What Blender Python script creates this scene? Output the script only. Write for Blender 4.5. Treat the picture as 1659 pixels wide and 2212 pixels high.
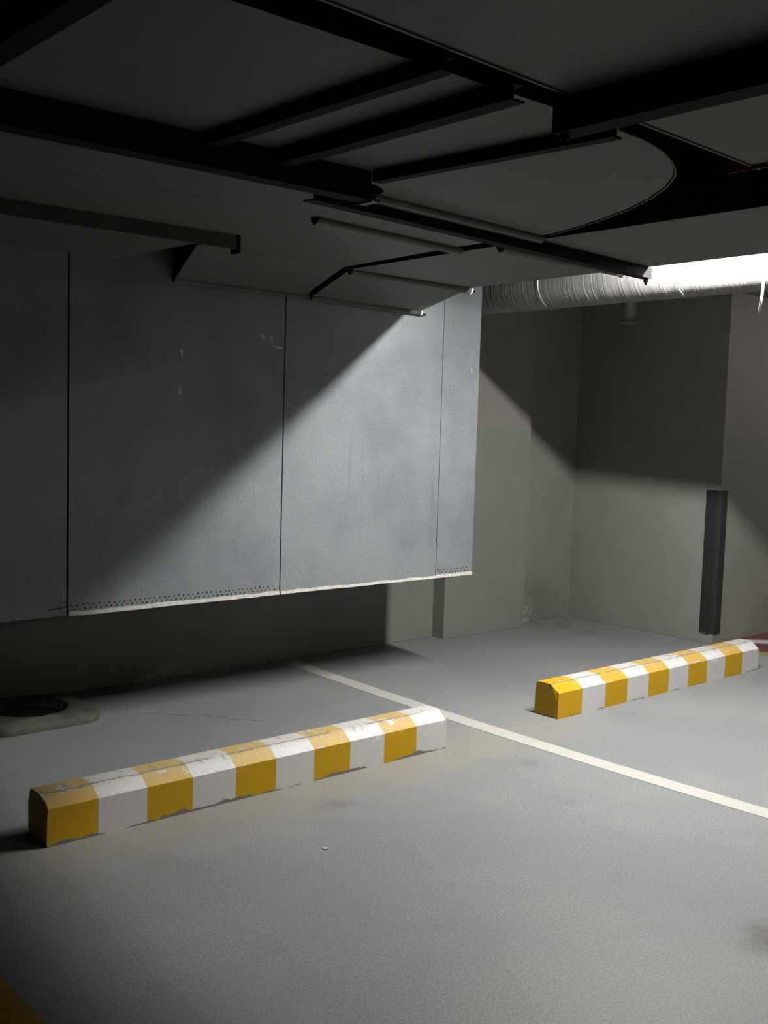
import bpy, bmesh, math, random
from mathutils import Vector, Matrix, noise

# ------------------------------------------------------------------ scene reset
for _o in list(bpy.data.objects):
    bpy.data.objects.remove(_o, do_unlink=True)
SC = bpy.context.scene
COL = SC.collection

# ------------------------------------------------------------------ camera
YAW, PITCH, ROLL = math.radians(48.509), math.radians(4.980), math.radians(-1.732)
cam_d = bpy.data.cameras.new('camera')
cam = bpy.data.objects.new('camera', cam_d)
COL.objects.link(cam)
fwd = Vector((math.cos(YAW) * math.cos(PITCH), math.sin(YAW) * math.cos(PITCH), -math.sin(PITCH)))
rgt = Vector((math.sin(YAW), -math.cos(YAW), 0.0))
dwn = fwd.cross(rgt)
r_ = math.cos(ROLL) * rgt + math.sin(ROLL) * dwn
d_ = -math.sin(ROLL) * rgt + math.cos(ROLL) * dwn
mw = Matrix.Identity(4)
for i in range(3):
    mw[i][0], mw[i][1], mw[i][2] = r_[i], -d_[i], -fwd[i]
mw[0][3], mw[1][3], mw[2][3] = 0.0, 0.0, 1.5
cam.matrix_world = mw
cam_d.sensor_fit = 'VERTICAL'
cam_d.sensor_height = 36.0
cam_d.lens = 36.0 * 2337.6 / 2212.0
cam_d.clip_start = 0.02
SC.camera = cam

# ------------------------------------------------------------------ world, exposure
wd = bpy.data.worlds.new('world')
SC.world = wd
wd.use_nodes = True
wd.node_tree.nodes['Background'].inputs[0].default_value = (0.5, 0.55, 0.6, 1)
wd.node_tree.nodes['Background'].inputs[1].default_value = 0.0      # closed basement: no daylight
SC.view_settings.view_transform = 'Standard'
SC.view_settings.look = 'None'
SC.view_settings.exposure = 0.0
SC.view_settings.gamma = 1.0
SC.view_settings.use_curve_mapping = False
SC.cycles.use_denoising = True
SC.cycles.use_light_tree = False
SC.cycles.use_adaptive_sampling = True
SC.cycles.adaptive_threshold = 0.03
SC.cycles.max_bounces = 6
SC.cycles.diffuse_bounces = 5
SC.cycles.glossy_bounces = 3
SC.cycles.caustics_reflective = False
SC.cycles.caustics_refractive = False
SC.cycles.sample_clamp_indirect = 4.0

LAMP = 1230.0          # emission of the tube next to the round duct
FILL_REAR = 420.0     # unseen fill tube, added to lift the wall under the panels
FILL_FAR = 250.0      # unseen fill tube, added to brighten the wall by the corner guard

# ------------------------------------------------------------------ materials
class NT:
    def __init__(s, name):
        s.m = bpy.data.materials.new(name)
        s.m.use_nodes = True
        s.t = s.m.node_tree
        s.b = s.t.nodes['Principled BSDF']
        s.co = s.t.nodes.new('ShaderNodeTexCoord').outputs['Object']
    def n(s, kind, **kw):
        nd = s.t.nodes.new('ShaderNode' + kind)
        for k, v in kw.items():
            setattr(nd, k, v)
        return nd
    def lk(s, a, b):
        s.t.links.new(a, b)
    def put(s, sock, v):
        if hasattr(v, 'is_linked') or hasattr(v, 'links'):
            s.lk(v, sock)
        else:
            sock.default_value = v
    def noise(s, scale, detail=3.0, rough=0.55, vec=None, dist=0.0):
        nd = s.n('TexNoise')
        nd.inputs['Scale'].default_value = scale
        nd.inputs['Detail'].default_value = detail
        nd.inputs['Roughness'].default_value = rough
        nd.inputs['Distortion'].default_value = dist
        s.lk(vec or s.co, nd.inputs['Vector'])
        return nd.outputs['Fac']
    def mapv(s, scale=(1, 1, 1), loc=(0, 0, 0), rot=(0, 0, 0)):
        nd = s.n('Mapping')
        nd.inputs['Scale'].default_value = scale
        nd.inputs['Location'].default_value = loc
        nd.inputs['Rotation'].default_value = rot
        s.lk(s.co, nd.inputs['Vector'])
        return nd.outputs['Vector']
    def ramp(s, v, a, b):
        nd = s.n('MapRange')
        nd.interpolation_type = 'SMOOTHSTEP'
        s.put(nd.inputs['Value'], v)
        nd.inputs['From Min'].default_value = a
        nd.inputs['From Max'].default_value = b
        return nd.outputs['Result']
    def lin(s, v, a, b, c, d):
        nd = s.n('MapRange')
        s.put(nd.inputs['Value'], v)
        for k, q in (('From Min', a), ('From Max', b), ('To Min', c), ('To Max', d)):
            nd.inputs[k].default_value = q
        return nd.outputs['Result']
    def math(s, op, a, b=0.0, c=None):
        nd = s.n('Math', operation=op)
        s.put(nd.inputs[0], a)
        s.put(nd.inputs[1], b)
        if c is not None:
            s.put(nd.inputs[2], c)
        return nd.outputs[0]
    def mix(s, f, a, b, mode='MIX'):
        nd = s.n('Mix', data_type='RGBA', blend_type=mode)
        s.put(nd.inputs[0], f)
        for sock, v in ((nd.inputs[6], a), (nd.inputs[7], b)):
            if isinstance(v, tuple):
                sock.default_value = (v[0], v[1], v[2], 1)
            else:
                s.lk(v, sock)
        return nd.outputs[2]
    def grain(s, c, v, k):
        return s.mix(1.0, c, s.lin(v, 0.25, 0.75, 1 - k, 1 + k), 'MULTIPLY')
    def xyz(s, vec=None):
        nd = s.n('SeparateXYZ')
        s.lk(vec or s.co, nd.inputs[0])
        return nd.outputs
    def blob(s, c, rad, sq=(1, 1, 1)):
        """1 in the middle of a soft patch, 0 outside"""
        nd = s.n('VectorMath', operation='SUBTRACT')
        s.lk(s.co, nd.inputs[0]); nd.inputs[1].default_value = c
        n2 = s.n('VectorMath', operation='MULTIPLY')
        s.lk(nd.outputs[0], n2.inputs[0]); n2.inputs[1].default_value = sq
        n3 = s.n('VectorMath', operation='LENGTH')
        s.lk(n2.outputs[0], n3.inputs[0])
        return s.ramp(n3.outputs['Value'], rad, rad * 0.15)
    def bump(s, h, strength, dist=0.01):
        nd = s.n('Bump')
        nd.inputs['Strength'].default_value = strength
        nd.inputs['Distance'].default_value = dist
        s.lk(h, nd.inputs['Height'])
        s.lk(nd.outputs['Normal'], s.b.inputs['Normal'])
    def out(s, col, rough=0.6, metal=0.0, spec=0.5):
        if isinstance(col, tuple):
            s.b.inputs['Base Color'].default_value = (col[0], col[1], col[2], 1)
        else:
            s.lk(col, s.b.inputs['Base Color'])
        s.put(s.b.inputs['Roughness'], rough)
        s.b.inputs['Metallic'].default_value = metal
        s.b.inputs['Specular IOR Level'].default_value = spec
        return s.m

def sr(*c):
    return tuple(((v / 255.0) / 12.92 if v / 255.0 < 0.04045 else ((v / 255.0 + 0.055) / 1.055) ** 2.4) for v in c)

def mat_floor():
    s = NT('floor_epoxy')
    big = s.noise(0.9, 3, 0.6)
    mid = s.noise(7.0, 4, 0.65)
    fine = s.noise(120.0, 3, 0.75)
    c = s.mix(s.ramp(big, 0.35, 0.68), (0.180, 0.189, 0.194), (0.208, 0.213, 0.211))
    c = s.mix(s.math('MULTIPLY', s.ramp(mid, 0.52, 0.75), 0.16), c, (0.15, 0.15, 0.145))
    c = s.grain(c, fine, 0.30)
    # scuffed patches where pale grit shows through the coating
    worn = s.math('MULTIPLY', s.ramp(big, 0.48, 0.62), s.ramp(fine, 0.54, 0.66))
    c = s.mix(s.math('MULTIPLY', worn, 0.4), c, (0.32, 0.32, 0.31))
    # beige dust swept against the wheel stops
    o = s.xyz()
    dist = s.math('ABSOLUTE', s.math('SUBTRACT', o[1], 3.36))
    wob = s.math('MULTIPLY', s.math('SUBTRACT', mid, 0.5), 0.55)
    dust = s.ramp(s.math('ADD', dist, wob), 0.38, 0.0)
    inx = s.math('MULTIPLY', s.ramp(o[0], 1.2, 1.7), s.ramp(o[0], 4.6, 3.6))
    dust = s.math('MULTIPLY', s.math('MULTIPLY', dust, inx), 0.62)
    c = s.mix(dust, c, (0.245, 0.226, 0.180))
    # old stains
    tot = None
    for p, r, k, q in (((2.55, 3.16, 0), 0.16, 0.5, (1, 2.2, 1)), ((3.62, 3.05, 0), 0.10, 0.25, (1, 1.6, 1)),
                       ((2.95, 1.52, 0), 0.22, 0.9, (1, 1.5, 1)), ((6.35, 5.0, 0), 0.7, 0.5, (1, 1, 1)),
                       ((3.35, 2.62, 0), 0.05, 0.6, (1, 1.6, 1))):
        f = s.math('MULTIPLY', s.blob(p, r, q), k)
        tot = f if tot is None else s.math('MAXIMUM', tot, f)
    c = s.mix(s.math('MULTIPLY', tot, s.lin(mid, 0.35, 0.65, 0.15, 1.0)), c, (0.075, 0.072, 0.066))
    s.bump(s.math('ADD', s.math('MULTIPLY', fine, 0.8), s.math('MULTIPLY', mid, 0.6)), 0.25, 0.004)
    return s.out(c, 0.52, 0.0, 0.22)

def mat_wall():
    s = NT('wall_paint')
    o = s.xyz()
    mid = s.noise(3.0, 3, 0.6)
    fine = s.noise(110.0, 2, 0.7)
    low = s.mix(s.ramp(mid, 0.35, 0.7), (0.176, 0.182, 0.157), (0.192, 0.198, 0.173))
    up = s.mix(s.ramp(mid, 0.35, 0.7), (0.196, 0.188, 0.172), (0.212, 0.204, 0.188))
    c = s.mix(s.ramp(o[2], 1.440, 1.446), low, up)
    c = s.grain(c, fine, 0.10)
    # damp flaking patch low in the recess by the corner
    chip = s.noise(30, 3, 0.7)
    f = s.math('MULTIPLY', s.blob((6.13, 5.3, 0.06), 0.17, (1, 1, 0.9)), s.ramp(chip, 0.50, 0.56))
    c = s.mix(s.math('MULTIPLY', f, 0.8), c, (0.36, 0.345, 0.315))
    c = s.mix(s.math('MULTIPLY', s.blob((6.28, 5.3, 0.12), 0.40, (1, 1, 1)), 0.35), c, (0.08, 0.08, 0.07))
    c = s.mix(s.math('MULTIPLY', s.ramp(chip, 0.74, 0.80), 0.3), c, (0.07, 0.07, 0.065))
    s.bump(fine, 0.18, 0.004)
    return s.out(c, 0.62, 0.0, 0.3)

def mat_slab():
    s = NT('white_slab')
    c = s.mix(s.noise(3, 4), (0.30, 0.30, 0.29), (0.36, 0.36, 0.35))
    s.bump(s.noise(30, 4), 0.2)
    return s.out(c, 0.8)

def mat_galv(name, a, b, rough=0.48, metal=0.35, grain=260.0, stain=0.35, gk=0.16):
    s = NT(name)
    mid = s.noise(2.2, 4, 0.6)
    streak = s.noise(3.0, 3, 0.6, s.mapv((7, 7, 0.6)))
    fine = s.noise(grain, 2, 0.75)
    c = s.mix(s.ramp(mid, 0.3, 0.7), a, b)
    c = s.grain(c, fine, gk)
    c = s.mix(s.math('MULTIPLY', s.ramp(streak, 0.58, 0.78), stain), c, tuple(v * 0.55 for v in a))
    scr = s.noise(16, 5, 0.75)
    c = s.mix(s.math('MULTIPLY', s.ramp(scr, 0.66, 0.76), 0.4), c, tuple(v * 0.45 for v in a))
    s.bump(s.math('ADD', s.math('MULTIPLY', fine, 0.5), mid), 0.12, 0.004)
    return s.out(c, s.lin(mid, 0.3, 0.7, rough - 0.06, rough + 0.08), metal, 0.4)

def mat_plain(name, col, rough=0.6, metal=0.0, var=0.25, scale=20.0, bump=0.15, spec=0.4):
    s = NT(name)
    f = s.noise(scale, 5, 0.65)
    c = s.mix(s.ramp(f, 0.3, 0.75), tuple(v * (1 - var) for v in col), tuple(min(1, v * (1 + var)) for v in col))
    s.bump(f, bump, 0.003)
    return s.out(c, rough, metal, spec)

def mat_rust():
    s = NT('rusty_steel')
    f = s.noise(18, 6, 0.7)
    c = s.mix(s.ramp(f, 0.42, 0.6), (0.030, 0.024, 0.026), (0.22, 0.065, 0.03))
    s.bump(f, 0.3)
    return s.out(c, 0.8, 0.1)

def mat_kerb(length, seed):
    """ten painted bands on concrete, chipped along its edges"""
    s = NT('wheel_stop_paint_%d' % seed)
    o = s.xyz()
    v = s.mapv((1, 1, 1), (seed * 3.7, seed * 1.3, 0))
    n1 = s.noise(45, 4, 0.7, v)
    n2 = s.noise(13, 3, 0.65, v)
    n3 = s.noise(160, 2, 0.7, v)
    nlow = s.noise(5.0, 2, 0.6, v)
    # bands; the edges waver a little
    xx = s.math('ADD', o[0], s.math('MULTIPLY', s.math('SUBTRACT', n2, 0.5), 0.006))
    t = s.math('MODULO', s.math('MULTIPLY', xx, 10.0 / length), 2.0)
    isw = s.math('MAXIMUM', s.ramp(t, 0.99, 1.01), s.ramp(t, 0.004, -0.004))
    tread = s.ramp(o[2], 0.150, 0.170)                      # chamfer to tread
    upper = s.ramp(o[2], 0.130, 0.140)
    yel = s.mix(s.lin(n1, 0.3, 0.7, 0, 1), (0.450, 0.262, 0.0), (0.500, 0.292, 0.0))
    if seed == 2:
        yel = s.mix(s.lin(n1, 0.3, 0.7, 0, 1), (0.480, 0.275, 0.0), (0.530, 0.305, 0.0))
    whi = s.mix(s.lin(n1, 0.3, 0.7, 0, 1), (0.520, 0.503, 0.495), (0.570, 0.552, 0.542))
    # faded and dusty on the worn tread and chamfer
    fade = s.math('MULTIPLY', s.math('ADD', s.math('MULTIPLY', upper, 0.45), s.math('MULTIPLY', tread, 0.25)), s.lin(nlow, 0.3, 0.7, 0.7, 1.1))
    if seed == 2:
        fade = s.math('MULTIPLY', fade, s.lin(o[0], 0.1, 0.8, 0.0, 0.75))
    yel = s.mix(fade, yel, (0.42, 0.345, 0.20))
    whi = s.mix(s.math('MULTIPLY', tread, 0.6), whi, (0.43, 0.41, 0.375))
    c = s.mix(isw, yel, whi)
    # yellow flaked off down to the white undercoat on the top
    fl = s.math('MULTIPLY', s.ramp(n2, 0.635, 0.65), upper)
    c = s.mix(s.math('MULTIPLY', fl, 0.9), c, (0.48, 0.46, 0.43))
    # grey concrete bare along the chamfer line and along the foot
    wav = s.math('MULTIPLY', s.math('SUBTRACT', n1, 0.5), 0.022)
    d1 = s.math('ABSOLUTE', s.math('SUBTRACT', s.math('ADD', o[1], wav), 0.058))
    e1 = s.math('MULTIPLY', s.ramp(d1, 0.0046, 0.0022), s.math('MULTIPLY', upper, s.ramp(nlow, 0.36, 0.46)))
    d2 = s.math('ADD', o[2], s.math('ADD', s.math('MULTIPLY', s.math('SUBTRACT', nlow, 0.5), 0.07), wav))
    e2 = s.math('MULTIPLY', s.ramp(d2, (0.007 if seed == 1 else 0.002), (0.003 if seed == 1 else -0.002)), s.ramp(o[2], 0.035, 0.025))
    conc = s.mix(n3, (0.11, 0.105, 0.095), (0.22, 0.21, 0.19))
    c = s.mix(s.math('MINIMUM', s.math('ADD', e1, e2), 1.0), c, conc)
    d3 = s.math('ABSOLUTE', s.math('SUBTRACT', s.math('ADD', o[2], s.math('MULTIPLY', wav, 0.3)), 0.134))
    e3 = s.math('MULTIPLY', s.ramp(d3, 0.0035, 0.0015), s.ramp(n2, 0.56, 0.60))
    c = s.mix(e3, c, (0.42, 0.405, 0.38))
    # scratches
    sc = s.noise(9, 4, 0.8, s.mapv((1.0, 9, 14), (seed, 0, 0)))
    c = s.mix(s.math('MULTIPLY', s.ramp(sc, 0.70, 0.74), 0.55), c, (0.10, 0.097, 0.088))
    cr = s.noise(34, 3, 0.7, s.mapv((1.0, 0.35, 0.3), (seed * 2.0, 0, 0), (0, 0, 0.8)))
    c = s.mix(s.math('MULTIPLY', s.math('MULTIPLY', s.ramp(cr, 0.60, 0.65), tread), 0.6), c, (0.17, 0.165, 0.15))
    c = s.grain(c, n3, 0.10)
    s.bump(s.math('ADD', s.math('MULTIPLY', n3, 0.5), n1), 0.12, 0.002)
    return s.out(c, 0.55, 0.0, 0.35)

def mat_line():
    s = NT('line_paint')
    n1 = s.noise(60, 4, 0.7)
    n2 = s.noise(7, 4, 0.7)
    c = s.mix(s.lin(n1, 0.3, 0.7, 0, 1), (0.375, 0.362, 0.330), (0.425, 0.412, 0.380))
    c = s.mix(s.math('MULTIPLY', s.ramp(n2, 0.55, 0.70), 0.6), c, (0.30, 0.285, 0.25))
    c = s.mix(s.ramp(n1, 0.74, 0.78), c, (0.22, 0.22, 0.21))
    s.bump(n1, 0.15, 0.002)
    return s.out(c, 0.6, 0.0, 0.3)

def mat_emit(name, col, strength):
    s = NT(name)
    s.b.inputs['Base Color'].default_value = (0.8, 0.8, 0.8, 1)
    s.b.inputs['Emission Color'].default_value = (*col, 1)
    s.b.inputs['Emission Strength'].default_value = strength
    return s.m

def mat_spiral():
    s = NT('spiral_duct_zinc')
    mid = s.noise(8, 3, 0.6)
    st = s.noise(3.0, 4, 0.7, s.mapv((2, 40, 2)))
    fine = s.noise(220, 2, 0.7)
    c = s.mix(s.ramp(mid, 0.3, 0.7), (0.200, 0.196, 0.188), (0.250, 0.245, 0.236))
    c = s.grain(c, fine, 0.25)
    c = s.mix(s.math('MULTIPLY', s.ramp(st, 0.54, 0.60), 0.75), c, (0.42, 0.415, 0.40))  # pale streaks painted in for light caught on the pressed ridges
    s.bump(s.math('ADD', s.math('MULTIPLY', fine, 0.4), st), 0.15, 0.003)
    return s.out(c, 0.42, 0.4, 0.5)

M = {}
M['floor'] = mat_floor()
M['wall'] = mat_wall()
M['slab'] = mat_slab()
M['panel'] = mat_galv('galvanised_panel', (0.170, 0.184, 0.199), (0.226, 0.241, 0.255), 0.5, 0.15, 140.0, 0.20, 0.30)
M['duct'] = mat_galv('galvanised_duct', (0.108, 0.118, 0.102), (0.132, 0.141, 0.126), 0.6, 0.1, 150.0, 0.12)
M['bar'] = mat_galv('galvanised_bar', (0.066, 0.066, 0.056), (0.105, 0.105, 0.09), 0.45, 0.3, 150.0, 0.3)
M['side'] = mat_plain('shaded_duct_side', (0.014, 0.011, 0.013), 0.85, 0.0, 0.3, 25.0, 0.15, 0.1)  # shade of the gaps between ducts, put into the colour of their sides
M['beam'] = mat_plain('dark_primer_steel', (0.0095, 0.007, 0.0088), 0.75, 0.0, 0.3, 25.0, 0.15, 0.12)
M['gap'] = mat_plain('dark_joint', (0.012, 0.012, 0.011), 0.9, 0.0, 0.2, 20.0, 0.1, 0.1)
M['rust'] = mat_rust()
M['sealant'] = mat_plain('pale_sealant', (0.52, 0.495, 0.45), 0.75, 0.0, 0.2, 45.0, 0.5)
M['rivet'] = mat_plain('dark_rivet', (0.05, 0.052, 0.055), 0.6, 0.2, 0.2)
M['tape'] = mat_plain('torn_tape', (0.50, 0.50, 0.485), 0.7, 0.0, 0.1)
M['glue'] = mat_plain('glue_mark', (0.235, 0.24, 0.24), 0.7, 0.0, 0.2, 60.0)
M['redmark'] = mat_plain('red_mark', (0.12, 0.035, 0.025), 0.8, 0.0, 0.4, 60.0)
M['rubber'] = mat_plain('black_rubber', (0.0095, 0.011, 0.0098), 0.75, 0.0, 0.3, 30.0)
M['base'] = mat_plain('dusty_dark_rubber', (0.062, 0.062, 0.050), 0.75, 0.0, 0.35, 9.0, 0.15)
M['line'] = mat_line()
M['red'] = mat_plain('maroon_floor_paint', (0.115, 0.030, 0.036), 0.55, 0.0, 0.2, 30.0)
M['ochre'] = mat_plain('ochre_floor_paint', (0.30, 0.16, 0.012), 0.6, 0.0, 0.2, 30.0)
M['olive'] = mat_plain('faded_yellow_paint', (0.22, 0.185, 0.06), 0.6, 0.0, 0.25, 30.0)
M['tube'] = mat_emit('lamp_tube_glow', (1.0, 0.985, 0.955), LAMP)
M['fill_far'] = mat_emit('far_fill_glow', (1.0, 0.96, 0.90), FILL_FAR)
M['fill_rear'] = mat_emit('rear_fill_glow', (1.0, 0.97, 0.92), FILL_REAR)
M['white'] = mat_plain('white_enamel', (0.78, 0.78, 0.76), 0.45, 0.0, 0.05)
M['spiral'] = mat_spiral()
M['pipe'] = mat_plain('dull_zinc', (0.24, 0.24, 0.23), 0.5, 0.2, 0.3, 40.0)
M['crack'] = mat_plain('dark_crack', (0.05, 0.05, 0.045), 0.9, 0.0, 0.2)  # dark tone of the hairline crack and the wall joints
M['k1'] = mat_kerb(1.92, 1)
M['k2'] = mat_kerb(1.95, 2)
M['grit'] = mat_plain('grit', (0.14, 0.13, 0.11), 0.9, 0.0, 0.4)

# ------------------------------------------------------------------ mesh helpers
class MB:
    def __init__(s):
        s.v, s.f = [], []
    def add(s, verts, faces):
        k = len(s.v)
        s.v += [tuple(p) for p in verts]
        s.f += [tuple(i + k for i in f) for f in faces]
        return s
    def box(s, a, b):
        x0, y0, z0 = a; x1, y1, z1 = b
        return s.add([(x0, y0, z0), (x1, y0, z0), (x1, y1, z0), (x0, y1, z0), (x0, y0, z1), (x1, y0, z1), (x1, y1, z1), (x0, y1, z1)],
                     [(0, 3, 2, 1), (4, 5, 6, 7), (0, 1, 5, 4), (1, 2, 6, 5), (2, 3, 7, 6), (3, 0, 4, 7)])
    def prism(s, poly, z0, z1):
        """poly: ccw (x,y) or (x,y,zbottom)"""
        n = len(poly)
        lo = [(p[0], p[1], p[2] if len(p) > 2 else z0) for p in poly]
        hi = [(p[0], p[1], z1) for p in poly]
        return s.add(lo + hi, [tuple(range(n - 1, -1, -1)), tuple(range(n, 2 * n))] +
                     [(i, (i + 1) % n, n + (i + 1) % n, n + i) for i in range(n)])
    def sweep(s, prof, p0, p1, up=(0, 0, 1)):
        """closed profile (side, up) swept straight from p0 to p1"""
        p0, p1 = Vector(p0), Vector(p1)
        d = (p1 - p0).normalized()
        sd = d.cross(Vector(up)).normalized()
        u = sd.cross(d)
        n = len(prof)
        vs = [p + sd * a + u * b for p in (p0, p1) for a, b in prof]
        return s.add(vs, [tuple(range(n)), tuple(range(2 * n - 1, n - 1, -1))] +
                     [((i + 1) % n, i, n + i, n + (i + 1) % n) for i in range(n)])
    def tube(s, pts, r, seg=10, caps=True):
        pts = [Vector(p) for p in pts]
        n = len(pts)
        k0 = len(s.v)
        ref = Vector((0, 0, 1))
        for i, p in enumerate(pts):
            d = (pts[min(i + 1, n - 1)] - pts[max(i - 1, 0)]).normalized()
            if abs(d.dot(ref)) > 0.95:
                a = d.cross(Vector((1, 0, 0))).normalized()
            else:
                a = d.cross(ref).normalized()
            b = a.cross(d)
            rr = r[i] if isinstance(r, (list, tuple)) else r
            s.v += [tuple(p + (a * math.cos(t) + b * math.sin(t)) * rr) for t in (2 * math.pi * j / seg for j in range(seg))]
        for i in range(n - 1):
            for j in range(seg):
                a0, a1 = k0 + i * seg + j, k0 + i * seg + (j + 1) % seg
                s.f.append((a0, a1, a1 + seg, a0 + seg))
        if caps:
            s.f.append(tuple(k0 + j for j in range(seg - 1, -1, -1)))
            s.f.append(tuple(k0 + (n - 1) * seg + j for j in range(seg)))
        return s
    def build(s, name, mat, parent=None, smooth=False, origin=None, side=None):
        me = bpy.data.meshes.new(name)
        vs = s.v
        if origin:
            vs = [(p[0] - origin[0], p[1] - origin[1], p[2] - origin[2]) for p in vs]
        me.from_pydata(vs, [], s.f)
        bm = bmesh.new(); bm.from_mesh(me)
        bmesh.ops.recalc_face_normals(bm, faces=bm.faces)
        bm.to_mesh(me); bm.free()
        me.materials.append(M[mat] if isinstance(mat, str) else mat)
        if side:
            me.materials.append(M[side])
            for p in me.polygons:
                p.material_index = 1 if abs(p.normal.z) < 0.3 else 0
        if smooth:
            for p in me.polygons:
                p.use_smooth = True
        o = bpy.data.objects.new(name, me)
        COL.objects.link(o)
        if origin:
            o.location = origin
        if parent:
            o.parent = parent
            o.matrix_parent_inverse = Matrix.Translation(-parent.location)
        return o

def thing(name, label, cat, loc, group=None):
    o = bpy.data.objects.new(name, None)
    o.empty_display_size = 0.1
    COL.objects.link(o)
    o.location = loc
    return tag(o, label, cat, group)

def tag(o, label, cat, group=None):
    o['label'] = label
    o['category'] = cat
    if group:
        o['group'] = group
    return o

def struct(o, label):
    o['kind'] = 'structure'
    o['label'] = label
    return o

def channel(h, w, t=0.005):
    """C profile hanging below z=0: web on side 0, flanges towards +side"""
    return [(0, 0), (w, 0), (w, -t), (t, -t), (t, -h + t), (w, -h + t), (w, -h), (0, -h)]

ZC = 2.85            # concrete soffit
ZD = 2.20            # underside of the ducts

# ------------------------------------------------------------------ room shell
struct(MB().box((-5, -7, -0.1), (14, 5.5, 0.0)).build('floor', 'floor'), 'grey coated garage floor')
struct(MB().box((-5, -7, ZC), (14, 5.5, ZC + 0.1)).build('ceiling', 'slab'), 'pale concrete soffit above the ducts')
struct(MB().box((-5, 5.30, 0), (6.65, 5.5, ZC)).build('wall_left', 'wall'), 'grey green painted wall behind the hanging metal panels')
struct(MB().box((5.165, 5.19, 0), (5.985, 5.30, ZC)).build('wall_pier', 'wall'), 'shallow painted pier standing out from the left wall')
struct(MB().box((6.645, 4.03, 0), (14, 5.5, ZC)).build('wall_back', 'wall'), 'painted wall block with the corner that carries the black guard')
struct(MB().box((-5, -7.2, 0), (14, -7, ZC)).build('wall_right', 'wall'), 'painted wall far to the right')
struct(MB().box((-5.2, -7, 0), (-5, 5.5, ZC)).build('wall_rear', 'wall'), 'painted wall behind the viewer')
struct(MB().box((14, -7, 0), (14.2, 5.5, ZC)).build('wall_far', 'wall'), 'painted wall at the far end of the garage')
# beam that crosses above the aisle beside the corner
struct(MB().box((6.55, -7, 2.42), (14, 4.03, ZC)).build('ceiling_drop', 'wall'), 'lower soffit beyond the wall corner')

# ------------------------------------------------------------------ hanging metal panels (left)
PY = 4.40
pl = thing('plenum_duct', 'large grey sheet metal plenum hanging from the ceiling in front of left wall', 'duct', (1.8, PY, 0.60))
MB().box((-1.5, PY + 0.012, 0.605), (4.590, PY + 0.30, 2.80)).build('casing', 'gap', pl)
edges = [(-1.5, 0.930), (0.936, 2.0605), (2.0685, 3.1995), (3.2065, 4.2975), (4.301, 4.597)]
rnd = random.Random(4)
for i, (a, b) in enumerate(edges):
    o = MB().box((a, PY, 0.598), (b, PY + 0.009, 2.80)).build('panel', 'panel', pl)
    # folded lip below, smeared with pale sealant
    if i >= 2:
        m = MB(); n = int((b - a) / 0.012)
        top = []; bot = []
        for k in range(n + 1):
            x = a + (b - a) * k / n
            w = noise.noise(Vector((x * 9, i * 3.1, 0))); w2 = noise.noise(Vector((x * 41, i * 1.7, 2)))
            hz = 0.0125 + 0.006 * w + 0.004 * w2 - (0.004 if i == 3 else 0)
            top.append((x, PY - 0.004, 0.600 + hz)); bot.append((x, PY - 0.006 - 0.002 * w2, 0.594 + 0.002 * w))
        back = [(p[0], PY + 0.008, p[2]) for p in bot]; backt = [(p[0], PY + 0.002, p[2]) for p in top]
        m.v = top + bot + back + backt; q = n + 1
        for k in range(n):
            m.f += [(k, k + 1, q + k + 1, q + k), (q + k, q + k + 1, 2 * q + k + 1, 2 * q + k), (3 * q + k, 3 * q + k + 1, k + 1, k)]
        m.build('sealed_lip', 'sealant', pl)
    # small dark rivets along the lower hem
    if i in (2, 4):
        m = MB()
        for row in range(2):
            for k in range(int((b - a - 0.03) / 0.0255)):
                x = a + 0.018 + k * 0.0255 + row * 0.011 + rnd.uniform(-0.002, 0.002)
                z = 0.640 - row * 0.017 + rnd.uniform(-0.002, 0.002)
                r = rnd.uniform(0.0020, 0.0036)
                ring = [(x + r * math.cos(t), PY - 0.0035, z + r * 1.3 * math.sin(t)) for t in (math.pi * j / 3 for j in range(6))]
                ring2 = [(p[0], PY + 0.002, p[2]) for p in ring]
                m.add(ring + ring2 + [(x, PY - 0.0055, z)], [(j, (j + 1) % 6, 12) for j in range(6)] + [((j + 1) % 6, j, 6 + j, 6 + (j + 1) % 6) for j in range(6)])
        o = m.build('rivet_row', 'rivet', pl); o['kind'] = 'stuff'

def patch(name, mat, pts, parent, d=0.002):
    """thin flake on the panel face; pts are (x,z)"""
    n = len(pts)
    m = MB()
    m.add([(x, PY - 0.0004 - d * 0.3, z) for x, z in pts] + [(x, PY + 0.001, z) for x, z in pts],
          [tuple(range(n)), tuple(range(2 * n - 1, n - 1, -1))] + [(i, (i + 1) % n, n + (i + 1) % n, n + i) for i in range(n)])
    return m.build(name, mat, parent)

patch('tape_scrap', 'tape', [(2.597, 1.785), (2.624, 1.785), (2.625, 1.748), (2.619, 1.746), (2.616, 1.765)], pl)
patch('tape_scrap', 'tape', [(2.603, 1.610), (2.614, 1.612), (2.618, 1.577), (2.605, 1.577)], pl)
patch('tape_scrap', 'tape', [(3.047, 1.886), (3.068, 1.889), (3.082, 1.872), (3.079, 1.860), (3.068, 1.870)], pl)
patch('tape_scrap', 'tape', [(3.113, 1.878), (3.126, 1.878), (3.127, 1.852), (3.119, 1.852)], pl)
patch('tape_scrap', 'tape', [(3.132, 1.836), (3.188, 1.831), (3.188, 1.822), (3.132, 1.826)], pl)
patch('tape_scrap', 'tape', [(4.532, 1.800), (4.537, 1.800), (4.538, 1.765), (4.534, 1.765)], pl)
patch('glue_mark', 'glue', [(2.875, 1.830), (2.935, 1.822), (2.937, 1.790), (2.928, 1.790), (2.924, 1.811), (2.876, 1.816)], pl, 0.0006)
patch('glue_mark', 'glue', [(2.432, 1.598), (2.60, 1.574), (2.60, 1.566), (2.432, 1.588)], pl, 0.0006)
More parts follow.
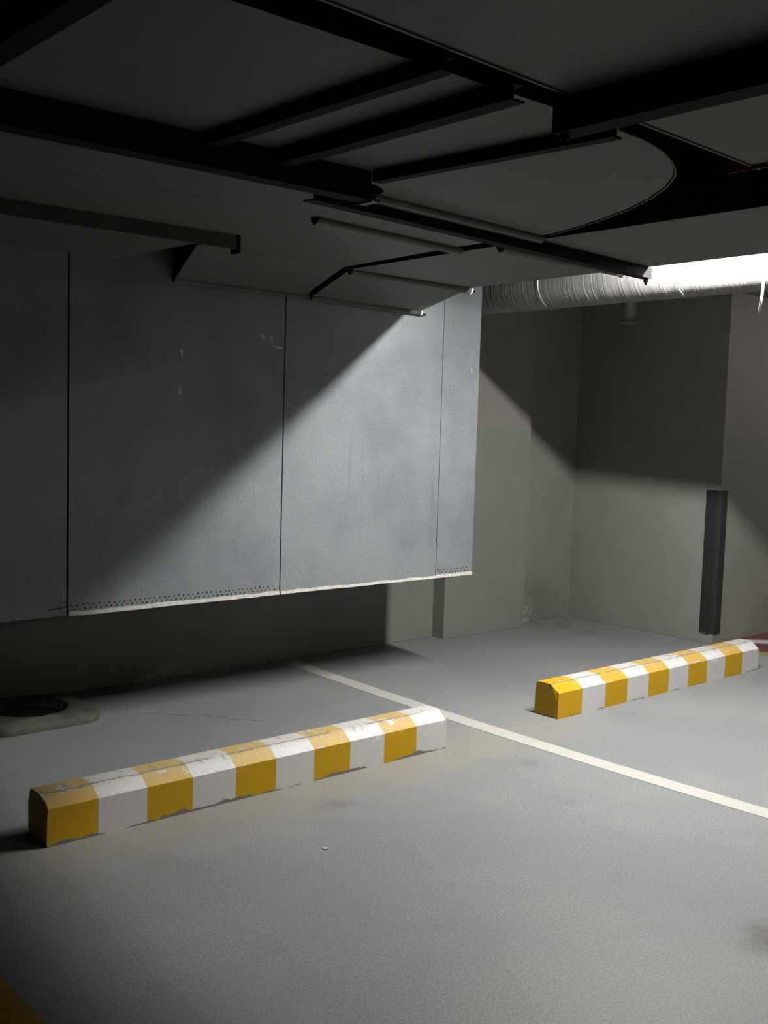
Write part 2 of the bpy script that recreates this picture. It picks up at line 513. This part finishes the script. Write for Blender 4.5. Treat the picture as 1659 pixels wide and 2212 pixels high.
patch('glue_mark', 'glue', [(2.424, 1.650), (2.431, 1.650), (2.434, 1.604), (2.427, 1.604)], pl, 0.0006)
patch('glue_mark', 'glue', [(2.640, 1.690), (2.648, 1.692), (2.636, 1.630), (2.628, 1.630)], pl, 0.0006)
patch('glue_mark', 'glue', [(2.888, 1.86), (2.893, 1.86), (2.893, 1.835), (2.888, 1.835)], pl, 0.0006)
patch('glue_mark', 'glue', [(3.230, 1.462), (3.285, 1.470), (3.286, 1.464), (3.231, 1.455)], pl, 0.0006)
patch('red_paint_mark', 'redmark', [(1.975, 0.632), (2.020, 0.636), (2.060, 0.640), (2.060, 0.635), (2.020, 0.630), (1.978, 0.627)], pl, 0.0006)
patch('red_paint_mark', 'redmark', [(2.030, 0.656), (2.060, 0.660), (2.060, 0.656), (2.035, 0.653)], pl, 0.0006)

# ------------------------------------------------------------------ flat ducts overhead
du = thing('bend_duct', 'wide flat metal duct with a rounded bend, seen from below in the middle', 'duct', (2.0, 2.5, ZD))
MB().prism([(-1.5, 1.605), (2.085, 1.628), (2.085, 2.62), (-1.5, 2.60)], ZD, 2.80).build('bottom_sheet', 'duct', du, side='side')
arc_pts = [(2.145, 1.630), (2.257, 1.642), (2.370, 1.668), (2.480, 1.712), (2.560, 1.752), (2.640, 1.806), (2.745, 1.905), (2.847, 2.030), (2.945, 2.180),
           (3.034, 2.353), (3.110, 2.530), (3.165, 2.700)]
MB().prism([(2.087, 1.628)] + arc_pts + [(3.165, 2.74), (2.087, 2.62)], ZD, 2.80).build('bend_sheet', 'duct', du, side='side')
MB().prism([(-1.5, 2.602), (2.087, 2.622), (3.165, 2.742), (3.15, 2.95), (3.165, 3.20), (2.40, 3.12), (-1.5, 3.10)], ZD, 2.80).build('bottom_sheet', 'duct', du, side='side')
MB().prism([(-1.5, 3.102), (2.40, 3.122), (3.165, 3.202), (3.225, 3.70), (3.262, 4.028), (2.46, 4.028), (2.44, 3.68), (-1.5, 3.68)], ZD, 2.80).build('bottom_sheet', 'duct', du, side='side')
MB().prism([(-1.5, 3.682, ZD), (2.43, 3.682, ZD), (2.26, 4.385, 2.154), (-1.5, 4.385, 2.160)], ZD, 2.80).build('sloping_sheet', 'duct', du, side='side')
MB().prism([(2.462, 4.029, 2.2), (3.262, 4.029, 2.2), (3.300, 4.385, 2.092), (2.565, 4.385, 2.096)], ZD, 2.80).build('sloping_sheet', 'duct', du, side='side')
# pressed rim along the bend
rim = [(p[0] + 0.004, p[1] - 0.004, ZD - 0.002) for p in arc_pts]
MB().tube(rim, 0.0032, 6).build('bend_rim', 'bar', du, True)

half = [(0.022 * math.cos(t), -0.026 * math.sin(t)) for t in (math.pi * j / 8 for j in range(9))]
def joint(parent, p0, p1, cap=False, prof=half):
    m = MB().sweep(prof, p0, p1)
    o = m.build('joint_bar', 'bar', parent)
    if cap:
        d = (Vector(p1) - Vector(p0)).normalized()
        q = Vector(p1)
        sc = [(a * 1.08, b * 1.12) for a, b in prof]
        MB().sweep(sc, q, q + d * 0.012).build('end_clip', 'white', o)
        MB().tube([q + d * 0.008 + Vector((0, 0, -0.012)), q + d * 0.045 + Vector((0, 0, -0.010))], 0.006, 8).build('bolt', 'gap', o)
    return o
joint(du, (2.26, 2.66, ZD), (3.185, 2.752, ZD))
joint(du, (2.385, 3.115, ZD), (3.205, 3.205, ZD))
joint(du, (2.56, 4.382, 2.100), (3.300, 4.382, 2.094), False, [(0.014 * math.cos(t), 0.017 * math.sin(t)) for t in (math.pi * j / 5 for j in range(10))])
# angle bar that stiffens the left sheet
o = MB().sweep([(0, 0), (0.05, 0), (0.05, -0.005), (0.005, -0.005), (0.005, -0.055), (0, -0.055)], (2.43, 3.660, ZD), (-1.5, 3.675, ZD)).build('stiffener_angle', 'bar', du)
MB().box((2.424, 3.655, 2.13), (2.434, 3.712, 2.215)).build('end_plate', 'gap', o)
MB().tube([(2.429, 3.67, 2.20), (2.429, 3.67, 2.80)], 0.006, 8).build('hanger_rod', 'beam', o)

cd = thing('cross_duct', 'flat metal duct running beside the lamp, its edge against the light', 'duct', (3.6, 2.5, ZD))
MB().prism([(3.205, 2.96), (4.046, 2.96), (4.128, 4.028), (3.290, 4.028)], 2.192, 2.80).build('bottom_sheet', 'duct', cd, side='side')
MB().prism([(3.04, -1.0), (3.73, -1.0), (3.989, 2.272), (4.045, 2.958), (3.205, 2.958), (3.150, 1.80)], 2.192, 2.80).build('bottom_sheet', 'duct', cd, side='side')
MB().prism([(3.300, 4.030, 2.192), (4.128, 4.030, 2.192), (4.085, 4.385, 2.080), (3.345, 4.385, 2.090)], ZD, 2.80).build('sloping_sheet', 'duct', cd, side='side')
joint(cd, (3.215, 2.985, 2.192), (4.070, 3.035, 2.192), True)
joint(cd, (3.300, 4.026, 2.194), (4.135, 4.055, 2.190), True)
joint(cd, (3.345, 4.380, 2.092), (4.090, 4.380, 2.080), True, [(0.014 * math.cos(t), 0.017 * math.sin(t)) for t in (math.pi * j / 5 for j in range(10))])

d2 = thing('side_duct', 'flat metal duct overhead nearest the viewer, parted by a dark gap', 'duct', (1.0, 0.5, ZD))
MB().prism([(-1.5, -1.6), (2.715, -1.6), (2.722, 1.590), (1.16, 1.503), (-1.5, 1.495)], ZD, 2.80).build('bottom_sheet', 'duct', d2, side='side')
MB().sweep([(0, 0.012), (0.007, 0.012), (0.007, -0.004), (0, -0.004)], (-1.5, 1.497, ZD), (1.16, 1.505, ZD)).build('edge_rim', 'bar', d2)
MB().sweep([(0, 0.012), (0.007, 0.012), (0.007, -0.004), (0, -0.004)], (1.16, 1.505, ZD), (2.722, 1.592, ZD)).build('edge_rim', 'bar', d2)
MB().sweep([(0, 0.03), (0.05, 0.03), (0.05, -0.012), (0.045, -0.012), (0.045, 0.025), (0, 0.025)], (2.722, 1.66, ZD), (2.717, -1.6, ZD)).build('end_angle', 'rust', d2)

# ------------------------------------------------------------------ dark steel bearers below the ducts
def bearer(label, p0, p1, h, w, rods=(), flip=False, nut=0, top=ZC):
    p0, p1 = Vector(p0), Vector(p1)
    t = thing('support_beam', label, 'beam', ((p0 + p1) / 2)[:])
    prof = channel(h, w)
    if flip:
        prof = [(-a, b) for a, b in prof]
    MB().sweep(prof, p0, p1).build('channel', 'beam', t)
    for q in rods:
        q = p0 + (p1 - p0) * q if not isinstance(q, tuple) else Vector(q)
        low = nut * 0.03
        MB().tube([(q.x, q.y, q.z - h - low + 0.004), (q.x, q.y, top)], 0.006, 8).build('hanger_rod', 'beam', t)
        if nut:
            MB().tube([(q.x, q.y, q.z - h - 0.014), (q.x, q.y, q.z - h - 0.001)], 0.012, 6).build('nut', 'beam', t)
    return t
Z = ZD - 0.001
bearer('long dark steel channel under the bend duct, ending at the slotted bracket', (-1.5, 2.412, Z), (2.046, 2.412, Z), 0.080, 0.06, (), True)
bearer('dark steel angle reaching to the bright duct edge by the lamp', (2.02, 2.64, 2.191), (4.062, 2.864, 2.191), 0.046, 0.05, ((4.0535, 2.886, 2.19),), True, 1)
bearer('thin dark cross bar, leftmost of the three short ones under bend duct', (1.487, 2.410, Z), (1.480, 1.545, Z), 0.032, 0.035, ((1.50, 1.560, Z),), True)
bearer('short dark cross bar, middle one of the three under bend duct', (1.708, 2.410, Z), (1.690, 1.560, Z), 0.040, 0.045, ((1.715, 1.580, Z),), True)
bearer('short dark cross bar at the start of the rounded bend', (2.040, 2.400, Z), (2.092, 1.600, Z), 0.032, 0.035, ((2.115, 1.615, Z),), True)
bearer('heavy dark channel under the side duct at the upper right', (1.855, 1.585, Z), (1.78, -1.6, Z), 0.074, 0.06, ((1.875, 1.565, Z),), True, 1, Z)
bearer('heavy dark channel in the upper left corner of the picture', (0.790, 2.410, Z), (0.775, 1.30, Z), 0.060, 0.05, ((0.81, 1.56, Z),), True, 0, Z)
# slotted bracket at the end of the long channel
br = thing('slotted_bracket', 'small dark slotted bracket with pale clip at the end of long channel', 'bracket', (2.06, 2.43, 2.15))
MB().sweep([(0.035 * math.cos(t) * (1.0 if abs(math.cos(t)) < 0.5 else 1.25), 0.014 * math.sin(t)) for t in (2 * math.pi * j / 14 for j in range(14))],
           (2.075, 2.44, 2.158), (2.075, 2.47, 2.158)).build('slot_plate', 'gap', br)
MB().box((2.047, 2.42, 2.115), (2.055, 2.50, 2.199)).build('bracket_plate', 'beam', br)
MB().box((2.056, 2.425, 2.121), (2.095, 2.50, 2.128)).build('clip', 'bar', br)

# ------------------------------------------------------------------ round spiral duct
RX, RK, RZ, RR = 4.82, 0.075, 2.295, 0.14
def axis(y):
    return RX + RK * (y - 3.2)
sp = thing('spiral_duct', 'round silver spiral duct crossing behind the flat ducts, lit by the lamp', 'duct', (axis(3.0), 3.0, RZ))
_rs = random.Random(21)
RIDGES = []
_u = -2.0
while _u < 6.0:
    _u += _rs.choice((0.012, 0.016, 0.02, 0.028, 0.05, 0.075))
    RIDGES.append((_u, _rs.uniform(0.0006, 0.0020), _rs.uniform(0.0022, 0.0045)))
import bisect
_RU = [q[0] for q in RIDGES]
def ridge(u):
    k = bisect.bisect(_RU, u); h = 0.0
    for q in RIDGES[max(0, k - 1):k + 1]:
        h += q[1] * math.exp(-((u - q[0]) / q[2]) ** 2)
    return h
def spiral(name, y0, y1, st=0.0035):
    """pipe wound from strip: uneven pressed ridges that climb round it"""
    m = MB(); seg = 56
    n = int(abs(y1 - y0) / st)
    for i in range(n + 1):
        y = y0 + (y1 - y0) * i / n
        for j in range(seg):
            t = 2 * math.pi * j / seg
            r = RR + ridge(y + 0.010 * math.sin(t + 0.6) + 0.004 * noise.noise(Vector((y * 5, t, 2.2)))) + 0.0006 * noise.noise(Vector((y * 12, t * 1.5, 1.7)))
            m.v.append((axis(y) + r * math.cos(t), y, RZ + r * math.sin(t)))
    for i in range(n):
        for j in range(seg):
            a, b = i * seg + j, i * seg + (j + 1) % seg
            m.f.append((a, b, b + seg, a + seg))
    return m.build(name, 'spiral', sp, True)
for y0, y1 in ((5.19, 4.12), (4.12, 3.17), (3.17, 0.6), (0.6, -1.5)):
    spiral('pipe_section', y0, y1, 0.0035 if y0 > 1 else 0.02)
for y in (4.12, 3.17, 0.6):
    m = MB(); seg = 48
    prof = [(-0.010, RR), (-0.009, RR + 0.004), (-0.005, RR + 0.006), (-0.002, RR + 0.003), (0.002, RR + 0.003), (0.005, RR + 0.006), (0.009, RR + 0.004), (0.010, RR)]
    for dy, r in prof:
        m.v += [(axis(y + dy) + r * math.cos(2 * math.pi * j / seg), y + dy, RZ + r * math.sin(2 * math.pi * j / seg)) for j in range(seg)]
    for i in range(len(prof) - 1):
        for j in range(seg):
            a, b = i * seg + j, i * seg + (j + 1) % seg
            m.f.append((a, b, b + seg, a + seg))
    m.build('joint_collar', 'spiral', sp, True)
for y in (4.4, 1.8, -0.6):
    MB().tube([(axis(y), y, RZ + RR - 0.005), (axis(y), y, ZC)], 0.006, 8).build('hanger_rod', 'bar', sp)

# short drop pipe with a flanged mouth, behind the round duct
dp = thing('drop_pipe', 'short vertical metal pipe with flanged mouth behind the spiral duct', 'pipe', (6.40, 4.68, 2.21))
MB().tube([(6.40, 4.68, ZC), (6.40, 4.68, 2.225)], 0.050, 20).build('pipe_body', 'pipe', dp, True)
MB().tube([(6.40, 4.68, 2.226), (6.40, 4.68, 2.221), (6.40, 4.68, 2.212)], [0.056, 0.066, 0.066], 20).build('flange', 'pipe', dp)
bk = thing('pipe_bracket', 'dark steel bracket on the back wall beside the drop pipe', 'bracket', (6.5, 4.84, 2.36))
MB().sweep([(0, 0), (0.03, 0), (0.03, -0.025), (0, -0.025)], (6.40, 4.86, 2.40), (6.645, 4.86, 2.40)).build('arm', 'gap', bk)
MB().box((6.38, 4.74, 2.375), (6.42, 4.90, 2.40)).build('cross_arm', 'gap', bk)

# ------------------------------------------------------------------ the lamp between flat duct and round duct
def batten(name, label, p, length, k, mat, cord=False):
    x0, y0, z0 = p
    t = thing(name, label, 'lamp', p)
    a = Vector((x0 - k * length / 2, y0 - length / 2, z0)); b = Vector((x0 + k * length / 2, y0 + length / 2, z0))
    d = (b - a).normalized()
    tb = MB().sweep([(0.017 * math.cos(u), 0.021 - 0.024 * math.sin(u)) for u in (math.pi * j / 6 for j in range(7))], a + d * 0.02, b - d * 0.02).build('diffuser', mat, t)
    up = Vector((0, 0, 1))
    MB().sweep([(-0.022, 0.020), (0.022, 0.020), (0.030, 0.058), (-0.030, 0.058)], a, b).build('housing', 'white', t)
    for q in (a, b):
        MB().sweep([(-0.016, -0.016), (0.016, -0.016), (0.016, 0.022), (-0.016, 0.022)], q - d * 0.012, q + d * 0.012).build('lamp_holder', 'white', t)
    for f in (0.2, 0.8):
        q = a + (b - a) * f
        MB().tube([q + up * 0.055, (q.x, q.y, ZC)], 0.004, 6).build('hanger_wire', 'bar', t)
    return t
lamp = batten('tube_lamp', 'white tube lamp hung between the flat duct edge and spiral duct', (4.303, 2.64, 2.413), 1.2, 0.06, 'tube')
cb = MB().tube([(4.285, 2.462, 2.43), (4.325, 2.470, 2.36), (4.335, 2.474, 2.26), (4.330, 2.478, 2.15), (4.330, 2.482, 2.07), (4.334, 2.494, 2.006)],
               [0.006, 0.006, 0.006, 0.0058, 0.0054, 0.0050], 10).build('power_cord', 'white', lamp, True)
MB().tube([(4.334, 2.494, 2.006), (4.334, 2.495, 1.998)], 0.003, 8).build('wire_tip', 'bar', cb)

# unseen fill tubes added to brighten the corner and the wall under the panels
batten('tube_lamp', 'white fill lamp added in the aisle beyond the wall corner, outside the picture', (9.6, 2.4, 2.34), 1.2, 0.0, 'fill_far')

batten('tube_lamp', 'white fill lamp added on the ceiling behind the viewer, outside the picture', (5.2, -4.8, 2.70), 1.2, 0.0, 'fill_rear')

# ------------------------------------------------------------------ wheel stops
def wheel_stop(label, x0, y0, length, mat, seed):
    rn = random.Random(seed)
    t = thing('wheel_stop', label, 'wheel stop', (x0, y0, 0), 'striped wheel stops')
    prof = [(0, 0.0), (0, 0.02), (0, 0.05), (0, 0.085), (0, 0.115), (0, 0.133), (0.014, 0.143), (0.032, 0.156), (0.046, 0.166), (0.058, 0.1715), (0.08, 0.172),
            (0.11, 0.172), (0.138, 0.171), (0.150, 0.160), (0.155, 0.12), (0.155, 0.06), (0.155, 0.0)]
    n = 240; q = len(prof)
    m = MB()
    for i in range(n + 1):
        x = length * i / n
        en = min(x, length - x)
        for j, (py, pz) in enumerate(prof):
            w = noise.noise(Vector((x * 6 + seed * 9, j * 0.25, 1.3))); w2 = noise.noise(Vector((x * 26 + seed * 5, j * 0.5, 4.1)))
            dy = 0.0; dz = 0.0
            if j == 5:
                c = max(0.0, w2 - 0.42) * 0.012
                dy += c * 0.7; dz -= c + 0.0012 * w
            if j == 9:
                dz -= max(0.0, w2 - 0.40) * 0.010 + 0.0008 * w
            if j == 13:
                dz -= max(0.0, w2 - 0.25) * 0.012
            # knocked corners at the two ends
            ex = 0.0
            if i in (0, n):
                sgn = 1 if i == 0 else -1
                ex = sgn * (0.002 + 0.004 * max(0, noise.noise(Vector((seed * 3.0, j * 0.9, i * 0.1)))))
                if j in (4, 5, 6, 7, 12, 13):
                    ex += sgn * 0.005 * rn.random()
                    dz -= 0.004 * rn.random()
            zz = max(0.0, pz + dz) if pz > 0 else 0.0
            m.v.append((x0 + x + ex, y0 + py + dy, zz))
    for i in range(n):
        for j in range(q - 1):
            a = i * q + j
            m.f.append((a, a + 1, a + q + 1, a + q))
    m.f.append(tuple(range(q))); m.f.append(tuple(n * q + j for j in range(q - 1, -1, -1)))
    m.build('block', mat, t, False, (x0, y0, 0))
    return t
wheel_stop('near wheel stop with worn yellow and white bands, left of the white line', 1.535, 3.424, 1.918, 'k1', 1)
wheel_stop('far wheel stop with brighter yellow and white bands, right of the white line', 4.250, 3.430, 1.952, 'k2', 2)

# ------------------------------------------------------------------ floor markings
def ribbon(name, mat, left, right, z=0.0015):
    """painted film on the floor; left / right are matching lists of (x,y)"""
    n = len(left)
    m = MB()
    m.v = [(x, y, z) for x, y in left] + [(x, y, z) for x, y in right] + [(x, y, -0.001) for x, y in left] + [(x, y, -0.001) for x, y in right]
    for i in range(n - 1):
        m.f += [(i, i + 1, n + i + 1, n + i), (i + 1, i, 2 * n + i, 2 * n + i + 1), (n + i, n + i + 1, 3 * n + i + 1, 3 * n + i)]
    m.f += [(0, n, 3 * n, 2 * n), (n - 1, 3 * n - 1, 4 * n - 1, 2 * n - 1)]
    return m.build(name, mat)
ys = [5.22 - 0.05 * i for i in range(95)]
def bow(y):
    return 3.893 + 0.0195 * (y - 3.55) ** 2
R_ = [(bow(y) + 0.0018 * noise.noise(Vector((y * 9, 0, 0))), y) for y in ys]
L_ = [(bow(y) - 0.102 + 0.0018 * noise.noise(Vector((y * 9, 5, 0))), y) for y in ys]
tag(ribbon('parking_line', 'line', L_, R_), 'long worn white parking line painted between the two wheel stops', 'floor marking')
def along(p, t):
    return (p[0] + 0.6 * t, p[1] - 0.8 * t)
def along2(p, t):
    return (p[0] + 0.745 * t, p[1] - 0.667 * t)
tag(ribbon('floor_paint_patch', 'red', [(6.62, 4.03), along((6.69, 3.72), 0.0), along((6.69, 3.72), 2.4)], [(12.0, 4.03), (12.0, 3.0), (12.0, 1.8)], 0.0012),
    'maroon painted floor area beyond the far wheel stop', 'floor marking')
tag(ribbon('white_stripe', 'line', [along2((6.965, 4.012), 0.0), along2((6.965, 4.012), 2.0)], [along2((6.885, 3.916), -0.1), along2((6.885, 3.916), 2.0)], 0.0022),
    'narrow white stripe across the maroon floor area', 'floor marking')
tag(ribbon('yellow_edge_stripe', 'olive', [along((6.575, 3.66), -0.05), along((6.575, 3.66), 2.4)], [along((6.688, 3.72), -0.05), along((6.688, 3.72), 2.4)], 0.0016),
    'faded yellow stripe bordering the maroon floor area', 'floor marking')
tag(ribbon('yellow_floor_line', 'ochre', [(0.90, 3.3), (0.90, -1.0)], [(1.082, 3.3), (1.082, -1.0)], 0.0016), 'dim yellow floor line in the bottom left corner of the picture', 'floor marking')

# hairline crack and grit
pts = [(2.62, 4.72), (2.70, 4.66), (2.735, 4.60), (2.80, 4.53), (2.86, 4.50), (2.90, 4.44), (2.93, 4.36), (2.97, 4.33), (3.02, 4.26)]
ck = ribbon('floor_crack', 'crack', [(x - 0.0006, y - 0.0006) for x, y in pts], [(x + 0.0006, y + 0.0008) for x, y in pts], 0.0007)
ck.parent = bpy.data.objects['floor']
# uneven dark joint where the walls meet the floor
def joint_line(p, q, n):
    L, R = [], []
    for i in range(n + 1):
        t = i / n
        x, y = p[0] + (q[0] - p[0]) * t, p[1] + (q[1] - p[1]) * t
        w = 0.0045 + 0.004 * noise.noise(Vector((x * 6, y * 6, 0.5)))
        ux, uy = (0, -1) if abs(q[0] - p[0]) > abs(q[1] - p[1]) else (-1, 0)
        L.append((x + ux * max(0.001, w), y + uy * max(0.001, w))); R.append((x, y))
    o = ribbon('floor_joint', 'crack', L, R, 0.0009)
    o.parent = bpy.data.objects['floor']
joint_line((4.0, 5.299), (5.165, 5.299), 40)
joint_line((5.165, 5.189), (5.985, 5.189), 30)
joint_line((5.985, 5.299), (6.645, 5.299), 24)
joint_line((6.644, 5.29), (6.644, 4.04), 40)
m = MB(); rn = random.Random(11)
def pebble(x, y, r):
    a = rn.uniform(0, 6.28); q = [rn.uniform(0.6, 1.2) for _ in range(5)]
    m.add([(x + r * q[j] * math.cos(a + j * 1.257), y + r * q[j] * math.sin(a + j * 1.257), -0.001) for j in range(5)] + [(x, y, r * 0.7)], [(j, (j + 1) % 5, 5) for j in range(5)] + [(4, 3, 2, 1, 0)])
for _ in range(150):
    pebble(rn.uniform(1.6, 4.4), 3.424 - abs(rn.gauss(0, 0.06)), rn.uniform(0.0012, 0.0034))
for _ in range(60):
    pebble(rn.uniform(3.9, 4.35), rn.uniform(3.3, 3.6), rn.uniform(0.0012, 0.003))
for _ in range(90):
    pebble(rn.uniform(1.3, 6.4), rn.uniform(1.4, 5.1), rn.uniform(0.0012, 0.0045))
o = m.build('floor_grit', 'grit'); o['kind'] = 'stuff'
tag(o, 'scattered grit and crumbs lying along the wheel stops', 'grit')
fx = [(2.28, 2.84), (2.292, 2.833), (2.300, 2.845), (2.288, 2.853)]
tag(MB().prism(fx, 0.0, 0.004).build('paint_flake', 'tape'), 'tiny white paint flake lying on the floor in front of near wheel stop', 'flake')

# ------------------------------------------------------------------ corner guard
cg = thing('corner_guard', 'tall black rubber corner guard on the wall corner by far wheel stop', 'corner guard', (6.64, 4.03, 0.08))
m = MB()
w1, w2, th = 0.105, 0.078, 0.011
prof = [(6.6455, 4.03 + w1), (6.6455, 4.0295), (6.645 + w2, 4.0295), (6.645 + w2, 4.0295 - th * 0.7), (6.648, 4.0295 - th), (6.640, 4.0295 - th * 0.2), (6.6375, 4.036),
        (6.6355, 4.050), (6.634, 4.060), (6.6362, 4.066), (6.6355, 4.09), (6.637, 4.03 + w1)]
m.prism(prof, 0.075, 1.070)
m.build('strip', 'rubber', cg)
MB().prism([(6.634, 4.055), (6.6355, 4.03 + w1 * 0.9), (6.644, 4.03 + w1 * 0.9), (6.644, 4.055)][::-1], 0.070, 0.0755).build('foot_edge', 'base', cg)

# ------------------------------------------------------------------ flat base with a round hollow, by the left wall
bs = thing('sign_base', 'low dusty rounded base with a round hollow standing by the left wall', 'base', (2.13, 4.96, 0))
def rsq(hw, hd, rc, n=10):
    out = []
    for cxs, cys, a0 in ((1, 1, 0), (-1, 1, 90), (-1, -1, 180), (1, -1, 270)):
        for j in range(n + 1):
            a = math.radians(a0 + 90 * j / n)
            out.append((cxs * (hw - rc) + rc * math.cos(a), cys * (hd - rc) + rc * math.sin(a)))
    return out
def ringxy(r):
    out = []
    for a0 in (0, 90, 180, 270):
        for j in range(11):
            a = math.radians(a0 + 90 * j / 10)
            out.append((r * math.cos(a), r * math.sin(a)))
    return out
lay = [(rsq(0.300, 0.250, 0.13), 0.0), (rsq(0.298, 0.248, 0.13), 0.030), (rsq(0.285, 0.235, 0.125), 0.040)]
a_, b_ = rsq(0.262, 0.215, 0.12), ringxy(0.205)
lay += [(a_, 0.047), ([(0.4 * p[0] + 0.6 * q[0], 0.4 * p[1] + 0.6 * q[1]) for p, q in zip(a_, b_)], 0.056), (ringxy(0.190), 0.058), (ringxy(0.178), 0.052), (ringxy(0.170), 0.008)]
m = MB(); k = 44
for ring, z in lay:
    m.v += [(2.13 + x, 4.96 + y, z) for x, y in ring]
for i in range(len(lay) - 1):
    for j in range(k):
        a, b = i * k + j, i * k + (j + 1) % k
        m.f.append((a, b, b + k, a + k))
m.f.append(tuple((len(lay) - 1) * k + j for j in range(k)))
bmesh_o = m.build('body', 'base', bs, True)
MB().tube([(2.13, 4.96, 0.0085), (2.13, 4.96, 0.012)], 0.165, 24).build('hollow_floor', 'gap', bs)
